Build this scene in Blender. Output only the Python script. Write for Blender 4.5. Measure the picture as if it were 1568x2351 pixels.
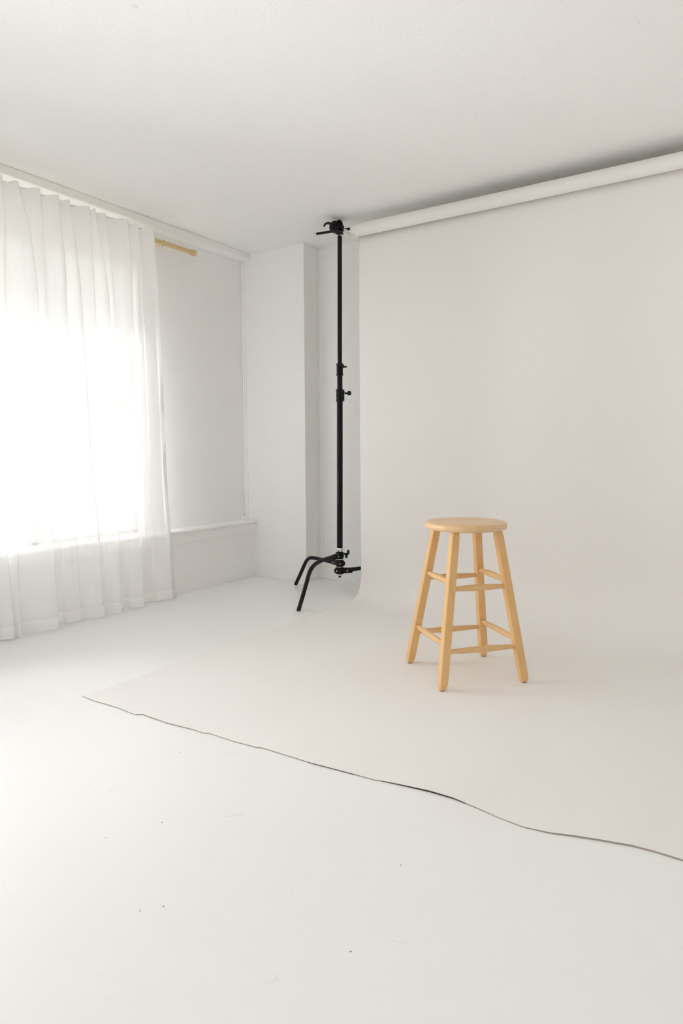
import bpy, bmesh, math, random
from mathutils import Vector, Matrix, noise

random.seed(7)
PI = math.pi
scn = bpy.context.scene
for o in list(bpy.data.objects):
    bpy.data.objects.remove(o, do_unlink=True)
COL = scn.collection

# ------------------------------------------------------------------ camera
F_PX, PITCH, ROLL, YAW = 1531.264, 0.09325, -0.00397, 0.58298
fw = Vector((-math.sin(YAW) * math.cos(PITCH), math.cos(YAW) * math.cos(PITCH), -math.sin(PITCH)))
rt = Vector((math.cos(YAW), math.sin(YAW), 0))
up = rt.cross(fw)
c_, s_ = math.cos(ROLL), math.sin(ROLL)
rt, up = rt * c_ + up * s_, up * c_ - rt * s_
cam_d = bpy.data.cameras.new('camera')
cam_d.sensor_fit = 'HORIZONTAL'
cam_d.sensor_width = 36.0
cam_d.lens = 36.0 * F_PX / 1568.0
cam_d.clip_start = 0.05
cam = bpy.data.objects.new('camera', cam_d)
COL.objects.link(cam)
cam.matrix_world = Matrix(((rt.x, up.x, -fw.x, 0), (rt.y, up.y, -fw.y, 0), (rt.z, up.z, -fw.z, 1.0), (0, 0, 0, 1)))
scn.camera = cam

# ------------------------------------------------------------------ view, world
scn.view_settings.view_transform = 'Standard'
scn.view_settings.look = 'None'
scn.view_settings.gamma = 1.0
scn.view_settings.use_curve_mapping = False
scn.view_settings.exposure = 0.47
scn.cycles.max_bounces = 24
scn.cycles.diffuse_bounces = 20         # white room: light keeps bouncing
scn.cycles.transparent_max_bounces = 24
scn.cycles.transmission_bounces = 12
SKY_FAR, SKY_SUN, GROUND = 2.3, 8.6, 1.4     # hazy sky away from the sun, towards it, sunlit ground factor
w = bpy.data.worlds.new('daylight')
scn.world = w
w.use_nodes = True
bg = w.node_tree.nodes['Background']
bg.inputs['Color'].default_value = (0.968, 0.984, 1.0, 1)
wn = w.node_tree
tcw = wn.nodes.new('ShaderNodeTexCoord')
dt = wn.nodes.new('ShaderNodeVectorMath')
dt.operation = 'DOT_PRODUCT'
wn.links.new(tcw.outputs['Generated'], dt.inputs[0])
dt.inputs[1].default_value = (-0.55, -0.80, 0.22)      # towards the veiled sun, behind the camera's left
m1 = wn.nodes.new('ShaderNodeMapRange')
m1.inputs['From Min'].default_value = 0.1
m1.inputs['From Max'].default_value = 0.95
m1.inputs['To Min'].default_value = SKY_FAR
m1.inputs['To Max'].default_value = SKY_SUN
m1.interpolation_type = 'SMOOTHSTEP'
wn.links.new(dt.outputs['Value'], m1.inputs['Value'])
sx = wn.nodes.new('ShaderNodeSeparateXYZ')
wn.links.new(tcw.outputs['Generated'], sx.inputs[0])
m2 = wn.nodes.new('ShaderNodeMapRange')
m2.inputs['From Min'].default_value = -0.05
m2.inputs['From Max'].default_value = 0.05
m2.inputs['To Min'].default_value = GROUND
m2.inputs['To Max'].default_value = 1.0
wn.links.new(sx.outputs['Z'], m2.inputs['Value'])
m3 = wn.nodes.new('ShaderNodeMath')
m3.operation = 'MULTIPLY'
wn.links.new(m1.outputs[0], m3.inputs[0])
wn.links.new(m2.outputs[0], m3.inputs[1])
wn.links.new(m3.outputs[0], bg.inputs['Strength'])

HC = 2.4929                    # ceiling height
XL, XU = -3.4754, -3.5673      # lower (wainscot) and upper faces of the left wall
XO = -3.75                     # outer face of the left wall
XR = 3.4
YB, YB2 = 4.014, 4.1965        # column face and recessed back wall
YF = -3.6
XC = -2.9667                   # column edge
YP = 3.785                     # hanging plane of the paper
SILL, WTOP = 0.448, 2.21

# windows: (axis, fixed coordinate, a0, a1, z0, z1)
WINS_LEFT = [(2.325, 3.0, SILL, WTOP), (0.95, 2.265, SILL, WTOP), (-0.4, 0.5, SILL, WTOP), (-2.4, -1.6, SILL, WTOP)]
WINS_FRONT = []


def portal(loc, rot, sx, sy):
    l = bpy.data.lights.new('window_daylight', 'AREA')
    l.shape = 'RECTANGLE'
    l.size, l.size_y = sx, sy
    l.cycles.is_portal = True
    o = bpy.data.objects.new('window_daylight', l)
    COL.objects.link(o)
    o.location = loc
    o.rotation_euler = rot


for (a0, a1, z0, z1) in WINS_LEFT:
    portal((XO + 0.01, (a0 + a1) / 2, (z0 + z1) / 2), (0, -PI / 2, 0), z1 - z0, a1 - a0)
for (a0, a1, z0, z1) in WINS_FRONT:
    portal(((a0 + a1) / 2, YF - 0.15, (z0 + z1) / 2), (PI / 2, 0, 0), a1 - a0, z1 - z0)


# ------------------------------------------------------------------ materials
def new_mat(name):
    m = bpy.data.materials.new(name)
    m.use_nodes = True
    nt = m.node_tree
    b = nt.nodes['Principled BSDF']
    return m, nt, b


def node(nt, t, **kw):
    n = nt.nodes.new(t)
    for k, v in kw.items():
        setattr(n, k, v)
    return n


def mottled(name, c1, c2, rough, scale=3.0, bump=0.0, bscale=60.0, spec=0.5, metal=0.0, coat=0.0):
    """base colour drifting between two near tones, with a fine bump"""
    m, nt, b = new_mat(name)
    tc = node(nt, 'ShaderNodeTexCoord')
    nz = node(nt, 'ShaderNodeTexNoise')
    nz.inputs['Scale'].default_value = scale
    nz.inputs['Detail'].default_value = 4
    nt.links.new(tc.outputs['Object'], nz.inputs['Vector'])
    rp = node(nt, 'ShaderNodeMix', data_type='RGBA')
    rp.inputs[6].default_value = (*c1, 1)
    rp.inputs[7].default_value = (*c2, 1)
    nt.links.new(nz.outputs['Fac'], rp.inputs[0])
    nt.links.new(rp.outputs[2], b.inputs['Base Color'])
    b.inputs['Roughness'].default_value = rough
    b.inputs['Specular IOR Level'].default_value = spec
    b.inputs['Metallic'].default_value = metal
    b.inputs['Coat Weight'].default_value = coat
    if bump:
        n2 = node(nt, 'ShaderNodeTexNoise')
        n2.inputs['Scale'].default_value = bscale
        n2.inputs['Detail'].default_value = 5
        nt.links.new(tc.outputs['Object'], n2.inputs['Vector'])
        bp = node(nt, 'ShaderNodeBump')
        bp.inputs['Strength'].default_value = bump
        bp.inputs['Distance'].default_value = 0.01
        nt.links.new(n2.outputs['Fac'], bp.inputs['Height'])
        nt.links.new(bp.outputs['Normal'], b.inputs['Normal'])
    return m


M_wall = mottled('white_wall_paint', (0.918, 0.915, 0.908), (0.923, 0.920, 0.913), 0.6, 2.0, 0.10, 90, 0.3)
M_trim = mottled('white_gloss_paint', (0.915, 0.912, 0.905), (0.920, 0.917, 0.910), 0.4, 4.0, 0.03, 40, 0.4)
M_paper = mottled('off_white_paper', (0.862, 0.841, 0.818), (0.868, 0.848, 0.826), 0.75, 1.5, 0.04, 5, 0.2)
M_paper_back = mottled('paper_underside', (0.42, 0.36, 0.31), (0.46, 0.40, 0.34), 0.8, 6.0)
M_black = mottled('black_powder_coat', (0.0022, 0.003, 0.0024), (0.004, 0.005, 0.004), 0.24, 30, 0.03, 300, 0.24)
M_chrome = mottled('bright_steel', (0.72, 0.71, 0.69), (0.8, 0.79, 0.77), 0.22, 30, 0, 60, 0.5, 1.0)
M_clear = mottled('milky_plastic', (0.78, 0.78, 0.76), (0.85, 0.85, 0.83), 0.3, 30)
M_brass = mottled('brushed_brass', (0.70, 0.53, 0.27), (0.78, 0.60, 0.33), 0.38, 40, 0.02, 200, 0.5, 0.55)
M_glass_frame = mottled('white_window_paint', (0.70, 0.70, 0.69), (0.73, 0.73, 0.72), 0.45, 5)
M_foot = mottled('dark_glide', (0.03, 0.02, 0.015), (0.05, 0.035, 0.025), 0.6, 20)

# ceiling: painted plaster, fine stipple, two faint marks
def spots_mask(nt, tc, spots):
    """sum of soft discs at given object-space points -> value socket"""
    last = None
    for (x, y, z, r) in spots:
        d = node(nt, 'ShaderNodeVectorMath', operation='DISTANCE')
        nt.links.new(tc.outputs['Object'], d.inputs[0])
        d.inputs[1].default_value = (x, y, z)
        mr = node(nt, 'ShaderNodeMapRange')
        mr.inputs['From Min'].default_value = r * 0.5
        mr.inputs['From Max'].default_value = r
        mr.inputs['To Min'].default_value = 1
        mr.inputs['To Max'].default_value = 0
        nt.links.new(d.outputs['Value'], mr.inputs['Value'])
        if last is None:
            last = mr.outputs[0]
        else:
            a = node(nt, 'ShaderNodeMath', operation='MAXIMUM')
            nt.links.new(last, a.inputs[0])
            nt.links.new(mr.outputs[0], a.inputs[1])
            last = a.outputs[0]
    return last


def painted(name, ca, cb, rough, spots, spotcol, bump, bscale, spec, scratch=False):
    m, nt, b = new_mat(name)
    tc = node(nt, 'ShaderNodeTexCoord')
    nz = node(nt, 'ShaderNodeTexNoise')
    nz.inputs['Scale'].default_value = 1.3
    nt.links.new(tc.outputs['Object'], nz.inputs['Vector'])
    mx = node(nt, 'ShaderNodeMix', data_type='RGBA')
    mx.inputs[6].default_value = (*ca, 1)
    mx.inputs[7].default_value = (*cb, 1)
    nt.links.new(nz.outputs['Fac'], mx.inputs[0])
    col = mx.outputs[2]
    if scratch:
        # sparse thin scuffs in the floor paint
        for (ang, sc, th) in ((0.5, 2.3, 0.006), (-0.9, 1.9, 0.005), (2.2, 2.8, 0.006)):
            mp = node(nt, 'ShaderNodeMapping')
            mp.inputs['Rotation'].default_value = (0, 0, ang)
            mp.inputs['Scale'].default_value = (0.5 * sc, 1.6 * sc, 1)
            nt.links.new(tc.outputs['Object'], mp.inputs['Vector'])
            n1 = node(nt, 'ShaderNodeTexNoise')
            n1.inputs['Scale'].default_value = 1.0
            n1.inputs['Detail'].default_value = 2
            nt.links.new(mp.outputs[0], n1.inputs['Vector'])
            sb = node(nt, 'ShaderNodeMath', operation='SUBTRACT')
            nt.links.new(n1.outputs['Fac'], sb.inputs[0])
            sb.inputs[1].default_value = 0.5
            ab = node(nt, 'ShaderNodeMath', operation='ABSOLUTE')
            nt.links.new(sb.outputs[0], ab.inputs[0])
            mr = node(nt, 'ShaderNodeMapRange')
            mr.inputs['From Min'].default_value = 0
            mr.inputs['From Max'].default_value = th * 0.35
            mr.inputs['To Min'].default_value = 1
            mr.inputs['To Max'].default_value = 0
            nt.links.new(ab.outputs[0], mr.inputs['Value'])
            n2 = node(nt, 'ShaderNodeTexNoise')
            n2.inputs['Scale'].default_value = 3.1 * sc
            nt.links.new(tc.outputs['Object'], n2.inputs['Vector'])
            m2 = node(nt, 'ShaderNodeMapRange')
            m2.inputs['From Min'].default_value = 0.6
            m2.inputs['From Max'].default_value = 0.7
            m2.inputs['To Max'].default_value = 0.18
            nt.links.new(n2.outputs['Fac'], m2.inputs['Value'])
            mu = node(nt, 'ShaderNodeMath', operation='MULTIPLY')
            nt.links.new(mr.outputs[0], mu.inputs[0])
            nt.links.new(m2.outputs[0], mu.inputs[1])
            mm = node(nt, 'ShaderNodeMix', data_type='RGBA')
            nt.links.new(mu.outputs[0], mm.inputs[0])
            nt.links.new(col, mm.inputs[6])
            mm.inputs[7].default_value = (0.45, 0.43, 0.41, 1)
            col = mm.outputs[2]
    sp = spots_mask(nt, tc, spots)
    ms = node(nt, 'ShaderNodeMix', data_type='RGBA')
    nt.links.new(sp, ms.inputs[0])
    nt.links.new(col, ms.inputs[6])
    ms.inputs[7].default_value = (*spotcol, 1)
    nt.links.new(ms.outputs[2], b.inputs['Base Color'])
    b.inputs['Roughness'].default_value = rough
    b.inputs['Specular IOR Level'].default_value = spec
    n2 = node(nt, 'ShaderNodeTexNoise')
    n2.inputs['Scale'].default_value = bscale
    n2.inputs['Detail'].default_value = 4
    nt.links.new(tc.outputs['Object'], n2.inputs['Vector'])
    bp = node(nt, 'ShaderNodeBump')
    bp.inputs['Strength'].default_value = bump
    bp.inputs['Distance'].default_value = 0.01
    nt.links.new(n2.outputs['Fac'], bp.inputs['Height'])
    nt.links.new(bp.outputs['Normal'], b.inputs['Normal'])
    return m


M_floor = painted('glossy_white_floor_paint', (0.892, 0.888, 0.879), (0.90, 0.896, 0.887), 0.36,
                  [(-0.723, 1.35, 0, .0028), (-1.091, .936, 0, .0032), (-1.123, .898, 0, .0026), (-1.351, 1.163, 0, .003),
                   (-.674, 1.049, 0, .003), (-1.419, 1.035, 0, .0022), (-1.624, 1.486, 0, .003)],
                  (0.30, 0.24, 0.20), 0.05, 2.5, 0.5, True)
M_ceil = painted('white_ceiling_plaster', (0.90, 0.896, 0.888), (0.906, 0.902, 0.894), 0.8,
                 [(-1.899, 1.625, HC, .016), (-0.496, 2.666, HC, .007)], (0.82, 0.81, 0.80), 0.22, 70, 0.2)


def wood_mat(name, ca, cb, cc, along='Z'):
    m, nt, b = new_mat(name)
    tc = node(nt, 'ShaderNodeTexCoord')
    mp = node(nt, 'ShaderNodeMapping')
    mp.inputs['Scale'].default_value = (70, 70, 3.5) if along == 'Z' else (5, 60, 60)
    nt.links.new(tc.outputs['Object'], mp.inputs['Vector'])
    n1 = node(nt, 'ShaderNodeTexNoise')
    n1.inputs['Scale'].default_value = 1.0
    n1.inputs['Detail'].default_value = 6
    n1.inputs['Distortion'].default_value = 0.6
    nt.links.new(mp.outputs[0], n1.inputs['Vector'])
    n2 = node(nt, 'ShaderNodeTexNoise')
    n2.inputs['Scale'].default_value = 9
    n2.inputs['Detail'].default_value = 3
    nt.links.new(tc.outputs['Object'], n2.inputs['Vector'])
    m1 = node(nt, 'ShaderNodeMix', data_type='RGBA')
    m1.inputs[6].default_value = (*ca, 1)
    m1.inputs[7].default_value = (*cb, 1)
    nt.links.new(n1.outputs['Fac'], m1.inputs[0])
    mr = node(nt, 'ShaderNodeMapRange')
    mr.inputs['From Min'].default_value = 0.5
    mr.inputs['From Max'].default_value = 0.72
    mr.inputs['To Max'].default_value = 0.45
    nt.links.new(n2.outputs['Fac'], mr.inputs['Value'])
    m2 = node(nt, 'ShaderNodeMix', data_type='RGBA')
    nt.links.new(mr.outputs[0], m2.inputs[0])
    nt.links.new(m1.outputs[2], m2.inputs[6])
    m2.inputs[7].default_value = (*cc, 1)
    nt.links.new(m2.outputs[2], b.inputs['Base Color'])
    b.inputs['Roughness'].default_value = 0.36
    b.inputs['Specular IOR Level'].default_value = 0.6
    b.inputs['Coat Weight'].default_value = 0.12
    b.inputs['Coat Roughness'].default_value = 0.3
    bp = node(nt, 'ShaderNodeBump')
    bp.inputs['Strength'].default_value = 0.08
    bp.inputs['Distance'].default_value = 0.003
    nt.links.new(n1.outputs['Fac'], bp.inputs['Height'])
    nt.links.new(bp.outputs['Normal'], b.inputs['Normal'])
    return m


M_wood = wood_mat('varnished_maple', (0.86, 0.555, 0.245), (0.74, 0.42, 0.145), (0.78, 0.54, 0.28))
M_wood_seat = wood_mat('varnished_maple_seat', (0.82, 0.57, 0.32), (0.72, 0.46, 0.225), (0.78, 0.59, 0.39), 'X')


def cloth(name, col, see, trans, stripe=True):
    """thin woven fabric: partly open weave, partly light-scattering threads"""
    m = bpy.data.materials.new(name)
    m.use_nodes = True
    nt = m.node_tree
    nt.nodes.remove(nt.nodes['Principled BSDF'])
    out = nt.nodes['Material Output']
    tc = node(nt, 'ShaderNodeTexCoord')
    mp = node(nt, 'ShaderNodeMapping')
    mp.inputs['Scale'].default_value = (30, 170, 1.2)
    nt.links.new(tc.outputs['Object'], mp.inputs['Vector'])
    nz = node(nt, 'ShaderNodeTexNoise')
    nz.inputs['Scale'].default_value = 1
    nz.inputs['Detail'].default_value = 3
    nt.links.new(mp.outputs[0], nz.inputs['Vector'])
    mr = node(nt, 'ShaderNodeMapRange')
    mr.inputs['From Min'].default_value = 0.3
    mr.inputs['From Max'].default_value = 0.7
    mr.inputs['To Min'].default_value = see * 0.96
    mr.inputs['To Max'].default_value = see * 1.04
    nt.links.new(nz.outputs['Fac'], mr.inputs['Value'])
    df = node(nt, 'ShaderNodeBsdfDiffuse')
    df.inputs['Color'].default_value = (*col, 1)
    tl = node(nt, 'ShaderNodeBsdfTranslucent')
    tl.inputs['Color'].default_value = (*col, 1)
    tp = node(nt, 'ShaderNodeBsdfTransparent')
    m1 = node(nt, 'ShaderNodeMixShader')
    m1.inputs[0].default_value = trans
    nt.links.new(df.outputs[0], m1.inputs[1])
    nt.links.new(tl.outputs[0], m1.inputs[2])
    m2 = node(nt, 'ShaderNodeMixShader')
    # seen at a slant the weave closes up
    lw = node(nt, 'ShaderNodeLayerWeight')
    lw.inputs['Blend'].default_value = 0.5
    op = node(nt, 'ShaderNodeMath', operation='SUBTRACT')
    op.inputs[0].default_value = 1.35
    nt.links.new(lw.outputs['Facing'], op.inputs[1])
    op.use_clamp = True
    mu = node(nt, 'ShaderNodeMath', operation='MULTIPLY')
    nt.links.new(mr.outputs[0], mu.inputs[0])
    nt.links.new(op.outputs[0], mu.inputs[1])
    nt.links.new(mu.outputs[0], m2.inputs[0])
    nt.links.new(m1.outputs[0], m2.inputs[1])
    nt.links.new(tp.outputs[0], m2.inputs[2])
    nt.links.new(m2.outputs[0], out.inputs['Surface'])
    return m


M_sheer = cloth('sheer_white_voile', (0.985, 0.984, 0.981), 0.14, 0.045)
M_hem = cloth('doubled_voile', (0.985, 0.984, 0.981), 0.05, 0.07)
M_shade = cloth('white_roller_fabric', (0.93, 0.925, 0.91), 0.0, 0.38)


def glass_mat():
    m = bpy.data.materials.new('window_glass')
    m.use_nodes = True
    nt = m.node_tree
    nt.nodes.remove(nt.nodes['Principled BSDF'])
    out = nt.nodes['Material Output']
    tp = node(nt, 'ShaderNodeBsdfTransparent')
    gl = node(nt, 'ShaderNodeBsdfGlossy')
    gl.inputs['Roughness'].default_value = 0.02
    fr = node(nt, 'ShaderNodeFresnel')
    fr.inputs['IOR'].default_value = 1.3
    mx = node(nt, 'ShaderNodeMixShader')
    nt.links.new(fr.outputs[0], mx.inputs[0])
    nt.links.new(tp.outputs[0], mx.inputs[1])
    nt.links.new(gl.outputs[0], mx.inputs[2])
    nt.links.new(mx.outputs[0], out.inputs['Surface'])
    return m


M_glass = glass_mat()


# ------------------------------------------------------------------ mesh helpers
def box(bm, x0, x1, y0, y1, z0, z1):
    vs = [bm.verts.new(p) for p in ((x0, y0, z0), (x1, y0, z0), (x1, y1, z0), (x0, y1, z0),
                                    (x0, y0, z1), (x1, y0, z1), (x1, y1, z1), (x0, y1, z1))]
    for f in ((0, 3, 2, 1), (4, 5, 6, 7), (0, 1, 5, 4), (1, 2, 6, 5), (2, 3, 7, 6), (3, 0, 4, 7)):
        bm.faces.new([vs[i] for i in f])


def frame_of(d):
    d = d.normalized()
    a = Vector((0, 0, 1)) if abs(d.z) < 0.95 else Vector((1, 0, 0))
    u = d.cross(a).normalized()
    return u, d.cross(u).normalized()


def tube(bm, pts, radii, seg=20, caps=True):
    """round tube along pts with a radius per point"""
    pts = [Vector(p) for p in pts]
    if not hasattr(radii, '__len__'):
        radii = [radii] * len(pts)
    rings = []
    u = None
    for i, p in enumerate(pts):
        if i == 0:
            d = pts[1] - pts[0]
        elif i == len(pts) - 1:
            d = pts[-1] - pts[-2]
        else:
            d = (pts[i + 1] - p).normalized() + (p - pts[i - 1]).normalized()
        d.normalize()
        if u is None:
            u, v = frame_of(d)
        else:
            u = (u - d * u.dot(d)).normalized()
            v = d.cross(u)
        rings.append([bm.verts.new(p + (u * math.cos(2 * PI * k / seg) + v * math.sin(2 * PI * k / seg)) * radii[i]) for k in range(seg)])
    for a, b in zip(rings[:-1], rings[1:]):
        for k in range(seg):
            bm.faces.new((a[k], a[(k + 1) % seg], b[(k + 1) % seg], b[k]))
    if caps:
        bm.faces.new(rings[0][::-1])
        bm.faces.new(rings[-1])


def lathe(bm, base, axis, prof, seg=32):
    """prof = [(distance along axis, radius)]; base point and axis direction"""
    base = Vector(base)
    d = Vector(axis).normalized()
    u, v = frame_of(d)
    rings = []
    for (t, r) in prof:
        if r < 1e-6:
            rings.append([bm.verts.new(base + d * t)])
        else:
            rings.append([bm.verts.new(base + d * t + (u * math.cos(2 * PI * k / seg) + v * math.sin(2 * PI * k / seg)) * r) for k in range(seg)])
    for a, b in zip(rings[:-1], rings[1:]):
        for k in range(seg):
            k2 = (k + 1) % seg
            if len(a) == 1 and len(b) == 1:
                continue
            if len(a) == 1:
                bm.faces.new((a[0], b[k2], b[k]))
            elif len(b) == 1:
                bm.faces.new((a[k], a[k2], b[0]))
            else:
                bm.faces.new((a[k], a[k2], b[k2], b[k]))
    if len(rings[0]) > 1:
        bm.faces.new(rings[0][::-1])
    if len(rings[-1]) > 1:
        bm.faces.new(rings[-1])


def build(name, bm, mat, parent=None, smooth=False, bevel=0.0, angle=35, segs=2):
    bmesh.ops.recalc_face_normals(bm, faces=bm.faces)
    me = bpy.data.meshes.new(name)
    bm.to_mesh(me)
    bm.free()
    o = bpy.data.objects.new(name, me)
    COL.objects.link(o)
    me.materials.append(mat)
    if parent is not None:
        # geometry is authored in world space; move it into the parent's space
        me.transform(Matrix.Translation(-world_loc(parent)))
        o.parent = parent
    if smooth:
        for p in me.polygons:
            p.use_smooth = True
        me.set_sharp_from_angle(angle=math.radians(angle))
    if bevel:
        b = o.modifiers.new('bevel', 'BEVEL')
        b.width = bevel
        b.segments = segs
        b.limit_method = 'ANGLE'
        b.angle_limit = math.radians(30)
    return o


def world_loc(o):
    v = Vector(o.location)
    while o.parent is not None:
        o = o.parent
        v = v + Vector(o.location)
    return v


def thing(name, label, cat, loc, group=None):
    o = bpy.data.objects.new(name, None)
    COL.objects.link(o)
    o.location = loc
    o.empty_display_size = 0.1
    o['label'] = label
    o['category'] = cat
    if group:
        o['group'] = group
    return o


def struct(name, bm, mat, label=None, cat=None, **kw):
    o = build(name, bm, mat, None, **kw)
    o['kind'] = 'structure'
    o['label'] = label
    o['category'] = cat
    return o


def B(*boxes):
    bm = bmesh.new()
    for b in boxes:
        box(bm, *b)
    return bm


# ------------------------------------------------------------------ room shell
# floor, finely divided nowhere: one painted slab
struct('floor', B((XO, XR + .15, YF - .15, YB2 + .15, -0.1, 0)), M_floor,
       'glossy white painted floor of the studio with tiny scuffs', 'floor')
struct('ceiling', B((XO, XR + .15, YF - .15, YB2 + .15, HC, HC + .1)), M_ceil,
       'plain white plaster ceiling above the paper roll', 'ceiling')


def wall_with_openings(bm, fixed0, fixed1, a0, a1, z0, z1, openings, axis):
    """slab between a0..a1 (along wall) with rectangular openings"""
    def bx(p0, p1, q0, q1):
        if p1 - p0 < 1e-5 or q1 - q0 < 1e-5:
            return
        if axis == 'Y':
            box(bm, fixed0, fixed1, p0, p1, q0, q1)
        else:
            box(bm, p0, p1, fixed0, fixed1, q0, q1)
    ops = sorted(openings)
    cur = a0
    for (o0, o1, oz0, oz1) in ops:
        bx(cur, o0, z0, z1)
        bx(o0, o1, z0, oz0)
        bx(o0, o1, oz1, z1)
        cur = o1
    bx(cur, a1, z0, z1)


bm = bmesh.new()
wall_with_openings(bm, XO, XU, YF, YB2, SILL - .004, HC, WINS_LEFT, 'Y')   # upper, set back
box(bm, XO, XL, YF, YB2, 0, SILL - .018)                                  # lower wall stands proud
struct('wall_left', bm, M_wall, 'white left wall with windows behind the sheer curtain', 'wall')

struct('wall_back', B((XO, XC, YB, YB2 + .15, 0, HC), (XC, XR + .15, YB2, YB2 + .15, 0, HC)), M_wall,
       'white back wall with a boxed out corner column beside the paper backdrop', 'wall', bevel=0.003)
M_far = mottled('warm_cream_paint', (0.80, 0.77, 0.73), (0.82, 0.79, 0.75), 0.6, 2.0, 0.08, 90, 0.3)
struct('wall_right', B((XR, XR + .15, YF, YB2, 0, HC)), M_far, 'cream right wall outside the view', 'wall')
bm = bmesh.new()
wall_with_openings(bm, YF - .15, YF, XO, XR + .15, 0, HC, WINS_FRONT, 'X')
struct('wall_front', bm, M_wall, 'plain white wall behind the camera', 'wall')

struct('baseboard_left', B((XL, XL + .005, YF, YB, 0, .104)), M_trim,
       'low flat white baseboard under the chair rail', 'baseboard', bevel=0.003)
# window ledge / chair rail: nosing over an apron board
struct('trim_1', B((XU, XL + .036, YF, YB, SILL - .018, SILL), (XL - .01, XL + .015, YF, YB, 0.357, SILL - .018)), M_trim,
       'white chair rail ledge running below the curtained windows', 'trim', bevel=0.004)
struct('trim_2', B((XU, XL, YF, YB, 2.446, HC)), M_trim,
       'flat white header strip where left wall meets ceiling', 'trim', bevel=0.005)
# slim conduit strip in the recessed corner, with its clip on the ledge
bm = B((XU, XU + .036, YB - .006, YB, SILL, 2.446), (XU + .008, XU + .022, YB - .012, YB - .006, SILL, 2.446),
       (XU - .0, XU + .03, YB - .05, YB - .02, SILL, SILL + .03), (XU + .012, XU + .04, YB - .03, YB, SILL, SILL + .018))
struct('trim_3', bm, M_trim, 'slim white vertical strip in the upper left corner of the room', 'trim', bevel=0.002)
# beads around the recess beside the column
bm = B((XC, XC + .0025, 4.142, 4.156, 0, 2.47), (XC, XC + .004, 4.172, YB2, 0, 2.47),
       (XC, XC + 1.1, YB2 - .006, YB2, 2.43, 2.47),
       (XC + .03, XC + .036, YB2 - .0025, YB2, 0, 2.43))
struct('trim_4', bm, M_trim, 'thin white casing bead inside the recess beside the column', 'trim', bevel=0.002)


def make_window(idx, a0, a1, z0, z1, axis, label):
    if axis == 'Y':
        X0, X1 = XO + .06, XO + .11
        bxf = lambda p0, p1, q0, q1, d=0: (X0 - d, X1 + d, p0, p1, q0, q1)
        base = (XO + .085, (a0 + a1) / 2, z0)
    else:
        Y0, Y1 = YF - .10, YF - .05
        bxf = lambda p0, p1, q0, q1, d=0: (p0, p1, Y0 - d, Y1 + d, q0, q1)
        base = ((a0 + a1) / 2, YF - .075, z0)
    e = bpy.data.objects.new('window_%d' % idx, None)
    COL.objects.link(e)
    e.location = base
    e['kind'] = 'structure'
    e['label'] = label
    e['category'] = 'window'
    t = .035
    build('window_frame', B(bxf(a0, a0 + t, z0, z1), bxf(a1 - t, a1, z0, z1), bxf(a0, a1, z0, z0 + .018), bxf(a0, a1, z1 - t, z1)),
          M_glass_frame, e, bevel=0.003)
    mid = 1.303
    build('meeting_rail', B(bxf(a0 + t, a1 - t, mid - .019, mid + .019, .003)), M_glass_frame, e, bevel=0.003)
    for (q0, q1) in ((z0 + .018, mid - .019), (mid + .019, z1 - t)):
        if axis == 'Y':
            bm = B((XO + .083, XO + .087, a0 + t, a1 - t, q0, q1))
        else:
            bm = B((a0 + t, a1 - t, YF - .077, YF - .073, q0, q1))
        build('window_pane', bm, M_glass, e)


wl = ['white sash window behind the right end of the sheer curtain', 'white sash window behind the left part of the sheer curtain',
      'sash window in the left wall nearest the camera side', 'wide window at the near end of the left wall']
for i, (a0, a1, z0, z1) in enumerate(WINS_LEFT):
    make_window(i + 1, a0, a1, z0, z1, 'Y', wl[i])
wf = ['sash window in the wall behind the camera']
for i, (a0, a1, z0, z1) in enumerate(WINS_FRONT):
    make_window(i + 5, a0, a1, z0, z1, 'X', wf[i])


# roller shades drawn part way down the two curtained windows
def shade(a0, a1, z0, label):
    t = thing('roller_shade', label, 'window shade', (XU - .03, (a0 + a1) / 2, WTOP - .03), 'roller shades behind the curtain')
    build('shade_cloth', B((XU - .031, XU - .029, a0 + .015, a1 - .015, z0, WTOP - .03)), M_shade, t)
    bm = bmesh.new()
    tube(bm, [(XU - .045, a0 + .003, WTOP - .03), (XU - .045, a1 - .003, WTOP - .03)], 0.014)
    build('roller_tube', bm, M_trim, t, smooth=True)
    build('bottom_bar', B((XU - .036, XU - .024, a0 + .015, a1 - .015, z0 - .012, z0)), M_trim, t, bevel=0.002)


shade(0.95, 2.265, 1.72, 'pale shade half drawn behind the left part of the curtain')
shade(2.325, 3.0, 1.70, 'pale shade half drawn behind the right part of the curtain')

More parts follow.
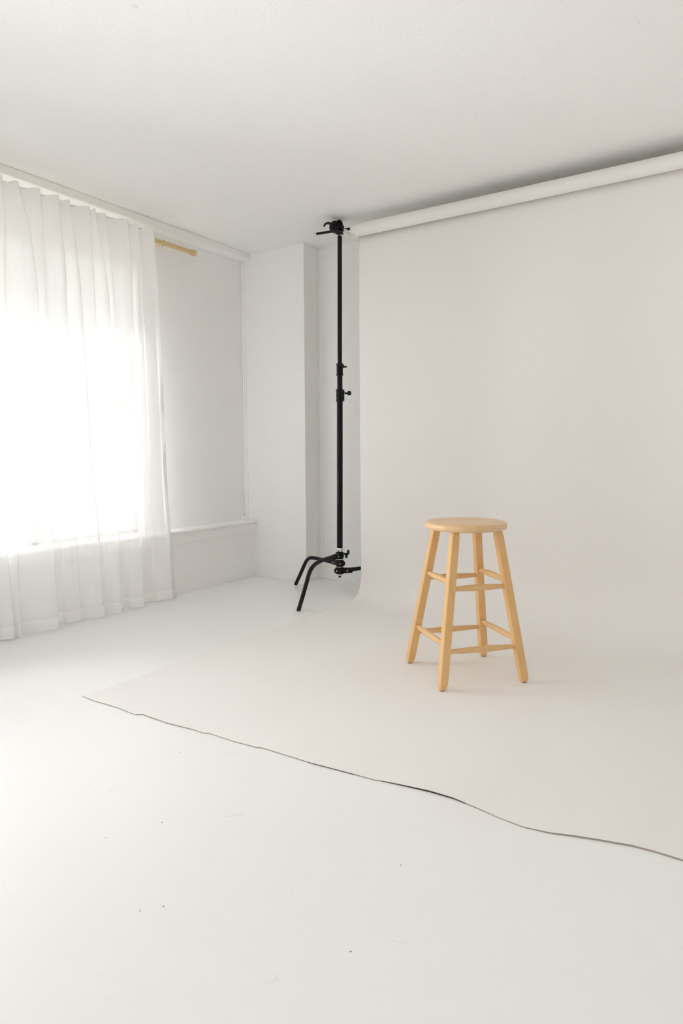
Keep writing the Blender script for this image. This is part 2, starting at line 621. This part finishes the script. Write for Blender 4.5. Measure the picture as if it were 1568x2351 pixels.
# ------------------------------------------------------------------ sheer curtain
# crest lines of the folds: (height, position along the wall) from top to hem, and their depth at (top, middle, hem)
RIDGES = [
    ([(2.371, 2.0154), (2.235, 2.0273), (1.885, 2.007), (1.724, 2.0013), (1.347, 1.9934), (0.783, 1.9906), (0.003, 1.975)], (1, .45, .9)),
    ([(2.369, 2.0969), (2.235, 2.1512), (2.067, 2.1628), (1.921, 2.1837), (1.598, 2.176), (1.302, 2.1676), (0.924, 2.1723), (0.462, 2.1882), (0, 2.1863)], (1, 1, 1.1)),
    ([(2.366, 2.2243), (2.24, 2.2431), (2.085, 2.2373), (1.708, 2.2448), (1.306, 2.2408), (0.842, 2.2549), (0.471, 2.2731), (0.006, 2.2724)], (1, .3, .12)),
    ([(2.378, 2.3393), (2.252, 2.3395), (2.114, 2.3606), (1.822, 2.359), (1.274, 2.3349), (0.803, 2.3466), (0.482, 2.3497), (0.007, 2.3614)], (1, .8, .6)),
    ([(2.37, 2.4092), (2.203, 2.4322), (1.95, 2.4534), (1.623, 2.4536), (1.261, 2.4595), (0.958, 2.4615), (0.633, 2.4792), (0.466, 2.4891), (0, 2.4962)], (.9, 1, 1)),
    ([(2.367, 2.5391), (2.233, 2.5486), (1.948, 2.5551), (1.599, 2.5611), (1.269, 2.5627), (0.934, 2.5635), (0.567, 2.5536), (0, 2.548)], (.9, .3, .1)),
    ([(2.371, 2.5716), (2.248, 2.6048), (1.956, 2.6465), (1.647, 2.6437), (1.27, 2.6434), (0.956, 2.6376), (0.535, 2.6275), (0, 2.6134)], (.9, .95, 1.1)),
    ([(2.369, 2.6495), (2.265, 2.6664), (1.966, 2.697), (1.642, 2.7002), (1.263, 2.7102), (0.958, 2.7152), (0.527, 2.71), (0, 2.7128)], (.8, .35, .1)),
    ([(2.379, 2.8045), (2.26, 2.8074), (2.167, 2.8217), (1.822, 2.8117), (1.734, 2.8199), (1.411, 2.818), (1.041, 2.8103), (0.517, 2.8076), (0.002, 2.7955)], (1, .8, 1)),
    ([(2.372, 2.8868), (2.245, 2.9083), (1.943, 2.9098), (1.419, 2.9182), (0.864, 2.915), (0.506, 2.9235), (0.003, 2.9318)], (.8, .55, .1)),
    ([(2.374, 3.0075), (2.094, 3.0201), (1.931, 3.029), (1.403, 3.0273), (0.769, 3.0264), (0.354, 3.0463), (0.143, 3.0461), (0.01, 3.0641)], (1, .55, .7)),
]
# folds beyond the left edge of the view continue with the same rhythm
yy = 1.93
pre = []
while yy > 1.62:
    a = random.uniform(.8, 1.1)
    pre.append(([(2.37, yy), (1.2, yy + random.uniform(-.02, .02)), (0, yy + random.uniform(-.03, .03))], (1, a * .7, a)))
    yy -= random.uniform(.08, .13)
RIDGES = pre[::-1] + RIDGES


def interp(tab, z):
    if z >= tab[0][0]:
        return tab[0][1]
    for (za, ya), (zb, yb) in zip(tab[:-1], tab[1:]):
        if zb <= z <= za:
            t = (z - zb) / (za - zb) if za > zb else 0
            return yb + (ya - yb) * t
    return tab[-1][1]


def smooth_y(tab, z):
    s = 0
    for k in (-2, -1, 0, 1, 2):
        s += interp(tab, min(max(z + k * .05, 0), 2.37))
    return s / 5


def amp_of(a, z):
    t = z / 2.4
    if t > .5:
        return a[1] + (a[0] - a[1]) * (t - .5) / .5
    return a[2] + (a[1] - a[2]) * t / .5


CURT_TOP = 2.405


def curtain_row(z, n=22, push=0.0):
    """points of one horizontal cross-section of the hanging cloth"""
    zt = min(z, 2.4)
    xr = -3.40 + .05 * (1 - zt / 2.4) + push           # fold crests
    xv = -3.452 + .034 * (1 - zt / 2.4) + push - .026 * max(0, 1 - zt / .42)        # valleys
    lo = max(0, 1 - zt / 1.2)                          # fuller, rounder folds near the hem
    pts = []
    for i in range(len(RIDGES) - 1):
        ya, yb = smooth_y(RIDGES[i][0], z), smooth_y(RIDGES[i + 1][0], z)
        if yb < ya + .012:
            yb = ya + .012
        aa, ab = amp_of(RIDGES[i][1], z), amp_of(RIDGES[i + 1][1], z)
        va = min(aa, ab)
        floor_lv = max(0.0, 0.55 - 0.9 * va) if va < .6 else 0.0
        drop = .22 - .07 * lo
        for k in range(n):
            s = k / n
            if s < drop:
                q = s / drop
                h = floor_lv + (aa - floor_lv) * (.5 + .5 * math.cos(PI * q))
            else:
                q = (s - drop) / (1 - drop)
                h = floor_lv + (ab - floor_lv) * math.sin(PI / 2 * q) ** (1.7 - .85 * lo)
            y = ya + (yb - ya) * s
            if s < drop:
                # cloth tucks slightly back under the crest
                y = ya + (yb - ya) * (s - .10 * math.sin(PI * s / drop) * min(1, aa))
            wv = noise.noise(Vector((y * 38, z * .9, 3.1))) * .0035 * (1 if k else .4)
            pts.append((xv + (xr - xv) * h + wv, y, z))
    ya = smooth_y(RIDGES[-1][0], z)
    for k in range(7):
        q = k / 6
        pts.append((xr - (xr - xv) * .85 * q * amp_of(RIDGES[-1][1], z), ya + .012 * math.sin(PI * q) - .012 * q, z))
    return pts


def sheet(rows):
    bm = bmesh.new()
    vr = [[bm.verts.new(p) for p in r] for r in rows]
    for a, b in zip(vr[:-1], vr[1:]):
        for k in range(len(a) - 1):
            bm.faces.new((a[k], a[k + 1], b[k + 1], b[k]))
    return bm


def top_z(pts, z):
    # the heading stands higher on the pleats than between them
    return [(x, y, z - .022 * (1 - min(1, max(0, (x + 3.452) / .052))) ** 1.0) for (x, y, _) in pts]


curtain = thing('sheer_curtain', 'long sheer white curtain hanging in soft pleats before the bright window', 'curtain', (-3.42, 2.0, 0))
zs = [.012 + (CURT_TOP - .012) * i / 79 for i in range(80)]
rows = [curtain_row(z) for z in zs[:-1]] + [top_z(curtain_row(CURT_TOP), CURT_TOP)]
build('curtain_cloth', sheet(rows), M_sheer, curtain, smooth=True, angle=180)
# doubled band along the bottom
hrows = [curtain_row(z, push=.0025) for z in (.010, .025, .04, .055, .073)]
build('hem', sheet(hrows), M_hem, curtain, smooth=True, angle=180)
hrows = []
for i in range(7):
    z = 2.335 + .07 * i / 6
    r = curtain_row(z, push=-.003)
    hrows.append(top_z(r, z) if i == 6 else r)
build('heading_tape', sheet(hrows), M_hem, curtain, smooth=True, angle=180)

# ------------------------------------------------------------------ curtain rod
rod = thing('curtain_rod', 'brass curtain rod end poking out past the sheer curtain', 'curtain rod', (-3.467, 3.42, 2.361))
RX, RZ = -3.477, 2.3615
bm = bmesh.new()
tube(bm, [(RX, .98, RZ), (RX, 3.155, RZ)], .0135)
build('rod_tube', bm, M_brass, rod, smooth=True)
bm = bmesh.new()
lathe(bm, (RX, 3.148, RZ), (0, 1, 0), [(0, .0175), (.012, .0175), (.02, .0155), (.255, .0155)])
build('outer_tube', bm, M_brass, rod, smooth=True)
bm = bmesh.new()
lathe(bm, (RX, 3.392, RZ), (0, 1, 0), [(0, .0185), (.004, .0205), (.014, .0205), (.018, .0185), (.022, .0205), (.042, .0205), (.047, .017), (.049, 0)])
build('finial', bm, M_brass, rod, smooth=True, angle=50)
bm = bmesh.new()
# bracket: wall plate, arm and cradle under the rod
box(bm, XU, XU + .006, 3.09, 3.125, 2.30, 2.40)
tube(bm, [(XU + .004, 3.108, RZ - .028), (RX - .02, 3.112, RZ - .028), (RX, 3.118, RZ - .022), (RX + .018, 3.12, RZ - .008)], .0045, 10)
build('bracket', bm, M_brass, rod, smooth=True)
bm = bmesh.new()
tube(bm, [(RX + .004, 3.138, RZ - .012), (RX + .006, 3.136, RZ - .036)], .0025, 8)
build('set_screw', bm, M_chrome, rod, smooth=True)

# ------------------------------------------------------------------ paper backdrop
RY, RZR, RR = 3.7245, 2.3885, .0385
YT = RY + RR + .0005             # where the sheet leaves the roll
PX0, PX1 = -2.3405, 0.72
paper = thing('paper_backdrop', 'seamless off white paper backdrop hanging from its roll and sweeping across the floor', 'backdrop', (-0.8, YP, 0))
# front edge of the paper on the floor (x, y)
FRONT = [(-2.3346, 1.6213), (-2.2578, 1.6145), (-2.1167, 1.6194), (-2.030, 1.6125), (-2.004, 1.6106), (-1.985, 1.627), (-1.9223, 1.6241), (-1.8375, 1.622),
         (-1.72, 1.6335), (-1.665, 1.6330), (-1.650, 1.642), (-1.5326, 1.6401), (-1.43, 1.6475), (-1.418, 1.6543), (-1.3162, 1.655), (-1.2101, 1.6547), (-1.0765, 1.6658),
         (-0.985, 1.6722), (-0.965, 1.6780), (-0.9047, 1.6874), (-0.817, 1.6988), (-0.7422, 1.7007), (-0.6583, 1.6886), (-0.5905, 1.675), (-0.5282, 1.668),
         (-0.462, 1.6774), (-0.4009, 1.6983), (-0.3502, 1.7128), (-0.2706, 1.7331), (-0.2209, 1.7371), (-0.1547, 1.736), (0.0, 1.728), (.25, 1.74), (.5, 1.71), (.72, 1.72)]
LIFT = [(-2.3405, .002), (-2.2, .0022), (-2.0, .002), (-1.9, .0035), (-1.7, .002), (-1.5, .0018), (-1.3, .0025), (-1.1, .0024), (-.98, .0018), (-.9, .0032),
        (-.8, .0048), (-.72, .0036), (-.62, .0018), (-.5, .0022), (-.4, .0035), (-.25, .004), (0, .004), (.72, .004)]


def lin(tab, x):
    if x <= tab[0][0]:
        return tab[0][1]
    for (xa, ya), (xb, yb) in zip(tab[:-1], tab[1:]):
        if xa <= x <= xb:
            return ya + (yb - ya) * (x - xa) / (xb - xa)
    return tab[-1][1]


xs = sorted(set([round(PX0 + (PX1 - PX0) * i / 200, 5) for i in range(201)] + [x for x, _ in FRONT if x > PX0 + .002]))
# profile along the length: fractions on the floor, then the sweep, then the drop, then round the roll
prof = []
for i in range(70):
    f = i / 69
    prof.append(('floor', f ** 1.6))
NS = 28
for i in range(1, NS + 1):
    prof.append(('sweep', i))
for i in range(1, 26):
    prof.append(('drop', i / 25))
# unit sweep whose curvature swells and fades gently: (along the floor, up)
US = [(0.0, 0.0)]
for i in range(NS * 20):
    t = (i + .5) / (NS * 20)
    th = PI / 2 * (t * t * (3 - 2 * t))
    US.append((US[-1][0] + math.cos(th), US[-1][1] + math.sin(th)))
UT = US[-1][0]
US = [(a / UT, b / UT) for a, b in US][::20]


def sweep_r(x):
    # tight beside the stand, looser towards the middle of the roll
    t = min(1, max(0, (x - PX0) / .9))
    return .17 + .25 * t * t * (3 - 2 * t)
rows = []
for kind, v in prof:
    row = []
    for x in xs:
        if kind == 'floor':
            y0 = lin(FRONT, x)
            AY = sweep_r(x)
            y = y0 + (YP - AY - y0) * v
            d = y - y0
            base = .0011
            lift = lin(LIFT, x) * math.exp(-(d / .16) ** 2)
            env = min(1, d / .35) * min(1, (YP - AY - y) / .4) * min(1, (x - PX0) / .35)
            wob = .0035 * (noise.noise(Vector((x * 2.1, y * 1.6, .7))) + .5 * noise.noise(Vector((x * 4.3 + y * 2, y * 3.2, 1.7)))) * max(0, env)
            near = math.hypot(x + 1.149, y - 2.741)
            wob *= min(1, max(0, (near - .3) / .2))
            row.append((x, y, base + lift + max(-.0005, wob + .0012 * max(0, env) * 0)))
        elif kind == 'sweep':
            A = sweep_r(x)
            row.append((x, YP - A + A * US[v][0], .0011 + A * US[v][1]))
        else:
            A = sweep_r(x)
            bow = .003 * noise.noise(Vector((x * .9, v * .8, 9.1)))
            row.append((x, YP + (YT - YP) * v + bow * math.sin(PI * v), A + (RZR - A) * v))
    rows.append(row)
bm = sheet(rows)
o = build('paper_sheet', bm, M_paper, paper, smooth=True, angle=180)
o.data.materials.append(M_paper_back)
s = o.modifiers.new('thickness', 'SOLIDIFY')
s.thickness = .0006
s.offset = 0
s.material_offset = 0
s.material_offset_rim = 1
# brown strip from the cut front edge to the floor, darker on two stretches
M_edge_strip = mottled('brown_edge_strip', (0.38, 0.31, 0.26), (0.50, 0.43, 0.36), 0.9, 9.0)
M_edge_strip_dark = mottled('dark_brown_edge_strip', (0.055, 0.036, 0.03), (0.08, 0.055, 0.045), 0.9, 9.0)
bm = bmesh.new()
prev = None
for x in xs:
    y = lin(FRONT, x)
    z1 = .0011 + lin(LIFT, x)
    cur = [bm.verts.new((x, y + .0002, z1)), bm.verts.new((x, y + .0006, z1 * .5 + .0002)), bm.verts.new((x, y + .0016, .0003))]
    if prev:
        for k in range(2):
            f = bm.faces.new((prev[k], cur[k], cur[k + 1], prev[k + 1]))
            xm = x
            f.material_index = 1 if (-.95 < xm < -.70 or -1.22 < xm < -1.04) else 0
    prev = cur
o = build('front_edge_strip', bm, M_edge_strip, paper, smooth=True, angle=180)
o.data.materials.append(M_edge_strip_dark)
o['label'] = 'brown strip along the cut front edge, darker on two stretches'
bm = bmesh.new()
lathe(bm, (PX0 - .018, RY, RZR), (1, 0, 0), [(0, .024), (0, RR - .001), (.001, RR), (PX1 - PX0 + .03, RR), (PX1 - PX0 + .03, .024), (.001, .024)], 48)
build('paper_roll', bm, M_paper, paper, smooth=True, angle=40)
bm = bmesh.new()
lathe(bm, (PX0 - .020, RY, RZR), (1, 0, 0), [(0, .0205), (0, .0238), (PX1 - PX0 + .036, .0238), (PX1 - PX0 + .036, .0205)], 32)
build('cardboard_core', bm, M_clear, paper, smooth=True, angle=40)

# ------------------------------------------------------------------ light stand
PXS, PYS = -2.496, 3.765
st = thing('light_stand', 'tall black steel light stand with three bent legs beside the paper backdrop', 'light stand', (PXS, PYS, 0))


def pole(name, z0, z1, r, mat=M_black):
    bm = bmesh.new()
    tube(bm, [(px_at(z0), PYS, z0), (px_at(z1), PYS, z1)], r, 24)
    return build(name, bm, mat, st, smooth=True)


def px_at(z):
    # the column leans a touch, as it does in the picture
    return -2.4992 + .0114 * (z - .128) / 2.268


pole('lower_tube', .30, 1.335, .0200)
pole('middle_tube', 1.33, 1.50, .0180)
pole('upper_tube', 1.49, 2.392, .0150)
bm = bmesh.new()
lathe(bm, (px_at(2.392), PYS, 2.390), (0, 0, 1), [(0, .0152), (.008, .0152), (.010, .009), (.035, .009)])
build('top_spigot', bm, M_chrome, st, smooth=True)
bm = bmesh.new()
lathe(bm, (px_at(.31), PYS, .306), (0, 0, 1), [(0, .0215), (.003, .0235), (.020, .0235), (.024, .0215), (.026, .0205)])
build('steel_collar', bm, M_chrome, st, smooth=True)
# inner column of the base, shows between the leg clamps
bm = bmesh.new()
tube(bm, [(px_at(.15), PYS, .142), (px_at(.3), PYS, .307)], .0165, 20)
build('base_column', bm, M_chrome, st, smooth=True)
bm = bmesh.new()
lathe(bm, (px_at(.13), PYS, .126), (0, 0, 1), [(0, .006), (.002, .0085), (.013, .0085), (.013, .0095)])
build('column_tip', bm, M_black, st, smooth=True)


def clamp(z0, z1, ang, bolt_side):
    """cast clamp hugging the column with a socket arm pointing along ang"""
    d = Vector((math.cos(ang), math.sin(ang), 0))
    n = Vector((-d.y, d.x, 0))
    cx, cy = px_at((z0 + z1) / 2), PYS
    bm = bmesh.new()
    lathe(bm, (cx, cy, z0), (0, 0, 1), [(0, .024), (.003, .0275), (z1 - z0 - .003, .0275), (z1 - z0, .024)], 28)
    zc = (z0 + z1) / 2
    # socket
    c0 = Vector((cx, cy, zc))
    lathe(bm, c0 + d * .018, d, [(0, .021), (.045, .0195), (.068, .0175), (.07, .015)], 20)
    # ear with the pinch bolt on the far side
    lathe(bm, c0 - d * .022 - n * .016, n, [(0, .016), (.002, .018), (.030, .018), (.032, .016)], 20)
    cl = build('leg_clamp', bm, M_black, st, smooth=True)
    camd = (Vector((0, 0, 1)) - c0)
    camd.z = 0
    camd.normalize()
    side = n if n.dot(camd) > 0 else -n
    for (off, rr) in ((d * .050, .0185), (-d * .022, .018 if side == n else .018)):
        bm = bmesh.new()
        lathe(bm, c0 + off + side * (rr - .003), side, [(0, .0052), (.0045, .0052), (.006, .004)], 12)
        build('bolt', bm, M_chrome, cl, smooth=True)
    return c0, d


def leg_path(cl, d, pr):
    """pr: (radial distance, height) control points, rounded through the bend"""
    return [Vector((PXS, PYS, 0)) + d * r + Vector((0, 0, z)) for (r, z) in pr]


def catmull(P, n=8):
    out = []
    Q = [P[0]] + list(P) + [P[-1]]
    for i in range(1, len(Q) - 2):
        for k in range(n):
            t = k / n
            a, b, c, d = Q[i - 1], Q[i], Q[i + 1], Q[i + 2]
            out.append(.5 * ((2 * b) + (c - a) * t + (2 * a - 5 * b + 4 * c - d) * t * t + (3 * b - 3 * c + d - a) * t ** 3))
    out.append(P[-1])
    return out


legs = [
    ((-2.469, 3.243), (.2565, .303), [(.03, .281), (.09, .283), (.18, .281), (.26, .276), (.32, .264), (.362, .243), (.392, .210), (.413, .172), (.445, .115), (.484, .050), (.513, .003)]),
    ((-2.975, 3.890), (.203, .2495), [(.03, .226), (.09, .224), (.17, .226), (.25, .228), (.31, .226), (.345, .213), (.372, .190), (.393, .160), (.425, .110), (.465, .050), (.496, .003)]),
    ((-2.100, 4.080), (.151, .198), [(.03, .177), (.09, .182), (.17, .190), (.25, .196), (.31, .196), (.345, .186), (.372, .164), (.393, .135), (.425, .095), (.465, .045), (.492, .003)]),
]
for (fx, fy), (z0, z1), pr in legs:
    ang = math.atan2(fy - PYS, fx - PXS)
    c0, d = clamp(z0, z1, ang, 1)
    bm = bmesh.new()
    P = leg_path(None, d, pr)
    tube(bm, catmull(P, 6), .0135, 18)
    build('leg', bm, M_black, st, smooth=True, angle=50)


def riser_collar(z0, z1, r, parts_knob, ribs):
    bm = bmesh.new()
    pr = [(0, r + .003), (.006, r + .003), (.008, r)]
    for q in ribs:
        pr += [(q - .003, r), (q - .002, r + .0022), (q + .002, r + .0022), (q + .003, r)]
    L = z1 - z0
    pr += [(L - .008, r), (L - .006, r + .003), (L, r + .003)]
    lathe(bm, (px_at(z0), PYS, z0), (0, 0, 1), pr, 28)
    # boss the locking screw runs through
    if parts_knob:
        lathe(bm, (px_at(z0) + r - .004, PYS, z0 + L * .72), (1, 0, 0), [(0, .011), (.014, .011), (.017, .009)], 16)
        lathe(bm, (px_at(z0) + r - .004, PYS, z0 + L * .28), (1, 0, 0), [(0, .010), (.011, .010), (.014, .007)], 16)
        box(bm, px_at(z0) + .012, px_at(z0) + r + .006, PYS - .012, PYS + .012, z0 + .004, z1 - .004)
    else:
        lathe(bm, (px_at(z0) + r - .006, PYS, z0 + L * .72), (1, 0, 0), [(0, .010), (.012, .010)], 16)
    return build('riser_collar', bm, M_black, st, smooth=True)


riser_collar(1.3203, 1.400, .0235, True, [.040])
riser_collar(1.4928, 1.570, .0215, False, [])


def knob_star(name, base, axis, r, depth, lobes=5):
    bm = bmesh.new()
    d = Vector(axis).normalized()
    u, v = frame_of(d)
    seg = lobes * 8
    prev = None
    for (t, k) in ((0, .8), (.15, 1), (.85, 1), (1, .8)):
        ring = []
        for i in range(seg):
            a = 2 * PI * i / seg
            rr = r * k * (1 + .12 * math.cos(lobes * a))
            ring.append(bm.verts.new(Vector(base) + d * depth * t + (u * math.cos(a) + v * math.sin(a)) * rr))
        if prev:
            for i in range(seg):
                bm.faces.new((prev[i], prev[(i + 1) % seg], ring[(i + 1) % seg], ring[i]))
        else:
            bm.faces.new(ring[::-1])
        prev = ring
    bm.faces.new(prev)
    tube(bm, [Vector(base) - d * .022, Vector(base) + d * .002], [.0075, .006], 12)
    return build(name, bm, M_black, st, smooth=True)


knob_star('locking_knob', (-2.4275, PYS, 1.372), (1, 0, 0), .0135, .020)
bm = bmesh.new()
tube(bm, [(-2.465, PYS, 1.372), (-2.44, PYS, 1.372)], .004, 10)
build('knob_screw', bm, M_chrome, st, smooth=True)


def horn(name, pts, r0, r1, mat=M_black, flat=1.0):
    bm = bmesh.new()
    P = catmull([Vector(p) for p in pts], 6)
    n = len(P)
    tube(bm, P, [r0 + (r1 - r0) * i / (n - 1) for i in range(n)], 12)
    return build(name, bm, mat, st, smooth=True, angle=60)


# lever on the upper collar: short curved tail pointing right and down
horn('lever_handle', [(-2.478, PYS - .012, 1.562), (-2.462, PYS - .018, 1.560), (-2.450, PYS - .02, 1.549), (-2.437, PYS - .02, 1.543), (-2.424, PYS - .02, 1.544)], .010, .0045)
# T handle on the top leg clamp: screw out to the right, S-shaped bar
horn('clamp_handle', [(-2.470, PYS - .004, .294), (-2.440, PYS - .008, .295)], .0075, .0075)
horn('clamp_handle', [(-2.418, PYS - .02, .322), (-2.420, PYS - .012, .306), (-2.432, PYS - .008, .294), (-2.442, PYS - .004, .283), (-2.444, PYS, .268)], .0085, .0085)

# grip head: two toothed plates on a horizontal axis, clamping the cross arm
bm = bmesh.new()
lathe(bm, (px_at(2.4), 3.772, 2.437), (0, -1, 0), [(0, .026), (.004, .034), (.018, .037), (.022, .0345), (.026, .037), (.038, .037), (.042, .030)], 40)
box(bm, px_at(2.4) - .017, px_at(2.4) + .017, PYS - .018, PYS + .016, 2.399, 2.435)
head = build('grip_head', bm, M_black, st, smooth=True, bevel=.001)
bm = bmesh.new()
lathe(bm, (-2.484, 3.728, 2.430), (0, -1, 0), [(0, .030), (.004, .0365), (.014, .0365), (.018, .033), (.022, .0375), (.036, .0375), (.040, .030), (.046, .018), (.058, .016)], 40)
build('pressure_plate', bm, M_black, st, smooth=True)
horn('wing_handle', [(-2.4640, 3.662, 2.4280), (-2.4849, 3.655, 2.4390), (-2.5051, 3.65, 2.4450), (-2.5225, 3.65, 2.4420), (-2.5350, 3.65, 2.4290)], .0095, .0055)
horn('wing_handle', [(-2.484, 3.715, 2.4560), (-2.4711, 3.718, 2.4670), (-2.4576, 3.72, 2.4690), (-2.4450, 3.72, 2.4560), (-2.446, 3.725, 2.444)], .0085, .0065)
bm = bmesh.new()
tube(bm, [(-2.637, 3.715, 2.4188), (-2.315, 3.7185, 2.402)], .0082, 18)
build('cross_arm', bm, M_black, st, smooth=True)
bm = bmesh.new()
lathe(bm, (-2.637, 3.715, 2.4188), (-1, 0, .045), [(0, .0078), (.020, .0078), (.022, .006), (.030, .006), (.032, .003)], 16)
build('arm_tip', bm, M_chrome, st, smooth=True)

# ------------------------------------------------------------------ short chain on the roll end
chain = thing('chain', 'short pale chain dangling under the left end of the paper roll', 'chain', (-2.345, 3.70, 2.37))
cp = [(-2.394, 3.680, 2.394), (-2.381, 3.676, 2.383), (-2.370, 3.674, 2.370), (-2.357, 3.672, 2.358), (-2.344, 3.672, 2.346), (-2.331, 3.672, 2.336), (-2.322, 3.672, 2.346)]
for i in range(len(cp) - 1):
    a, b = Vector(cp[i]), Vector(cp[i + 1])
    m_ = (a + b) / 2
    d = (b - a).normalized()
    L = (b - a).length * .5 + .0035
    u, v = frame_of(d)
    if i % 2:
        u, v = v, u
    bm = bmesh.new()
    W = .0085
    path = []
    for k in range(24):
        t = 2 * PI * k / 24
        cc, ss = math.cos(t), math.sin(t)
        path.append(m_ + d * ((L - W) * (1 if cc > 0 else -1) * min(1, abs(cc) * 3) + W * cc) + u * W * ss)
    path.append(path[0])
    path.append(path[1])
    tube(bm, path, .0026, 8, caps=False)
    build('link', bm, M_chrome if i % 2 else M_clear, chain, smooth=True, angle=180)

# ------------------------------------------------------------------ wooden stool
SX, SY, TH = -1.1492, 2.741, -0.7276
H0, H1, ZT = .190, .099, .655
stool = thing('bar_stool', 'round topped maple wood stool with four splayed legs standing on the paper', 'stool', (SX, SY, 0))
cs, sn = math.cos(TH), math.sin(TH)
ex, ey = Vector((cs, sn, 0)), Vector((-sn, cs, 0))
SC = Vector((SX, SY, 0))
PZ = .0014


def legp(u, v, z):
    t = z / ZT
    h = H0 + (H1 - H0) * t
    return SC + ex * (u * h) + ey * (v * h) + Vector((0, 0, z))


# seat: a thick disc, rounded over, dished very slightly on top
bm = bmesh.new()
R = .1795
zt, zb = .6855, .652
pr = [(zb, 0.0), (zb, R - .012), (zb + .0025, R - .005), (zb + .007, R - .001), (zb + .013, R), (zt - .013, R), (zt - .007, R - .0025), (zt - .003, R - .007),
      (zt - .0008, R - .014), (zt, R - .022), (zt - .0008, R - .05), (zt - .0015, .08), (zt - .0015, 0)]
lathe(bm, (SX - .004, SY, 0), (0, 0, 1), pr, 96)
build('seat', bm, M_wood_seat, stool, smooth=True, angle=60)

for (u, v) in ((-1, -1), (1, -1), (1, 1), (-1, 1)):
    bm = bmesh.new()
    w0 = .0172
    ch = .0022

    def section(z, wk, c):
        p = legp(u, v, z)
        w = w0 * wk
        pts = []
        for (a, b) in ((1, 1), (-1, 1), (-1, -1), (1, -1)):
            if a * b > 0:
                pts += [(a * w, b * (w - c)), (a * (w - c), b * w)]
            else:
                pts += [(a * (w - c), b * w), (a * w, b * (w - c))]
        return [bm.verts.new(p + ex * q[0] + ey * q[1]) for q in pts]
    secs = [section(PZ + .0035, .62, .004), section(PZ + .007, .74, .004), section(PZ + .022, 1.0, .003), section(.06, 1.04, ch), section(.5, 1.02, ch), section(.630, 1.0, ch),
            section(.644, .95, .004), section(.652, .84, .005)]
    for a, b in zip(secs[:-1], secs[1:]):
        for k in range(8):
            bm.faces.new((a[k], a[(k + 1) % 8], b[(k + 1) % 8], b[k]))
    bm.faces.new(secs[0][::-1])
    bm.faces.new(secs[-1])
    lg = build('leg', bm, M_wood, stool, smooth=True, angle=25)
    bm = bmesh.new()
    p = legp(u, v, 0)
    lathe(bm, (p.x, p.y, PZ), (0, 0, 1), [(0, .0085), (.001, .0098), (.0038, .0098)], 16)
    build('glide', bm, M_foot, lg, smooth=True)


def rung(a, b, z):
    p0, p1 = legp(*a, z), legp(*b, z)
    d = p1 - p0
    L = d.length
    d.normalize()
    p0 = p0 + d * .010
    L -= .020
    n = 18
    bm = bmesh.new()
    pts, rad = [], []
    for i in range(n + 1):
        t = i / n
        pts.append(p0 + d * L * t)
        e = min(t, 1 - t) * 2
        rad.append(.0085 + .0058 * min(1, (e / .8)) ** .8)
    tube(bm, pts, rad, 20)
    build('rung', bm, M_wood_rung, stool, smooth=True, angle=60)


M_wood_rung = wood_mat('varnished_maple_dowel', (0.84, 0.56, 0.27), (0.70, 0.42, 0.17), (0.75, 0.51, 0.29), 'X')
A_, B_, D_, C_ = (-1, -1), (1, -1), (1, 1), (-1, 1)
rung(A_, B_, .440)
rung(C_, D_, .440)
rung(B_, D_, .414)
rung(A_, C_, .414)
rung(A_, B_, .183)
rung(C_, D_, .185)
rung(B_, D_, .157)
rung(A_, C_, .155)
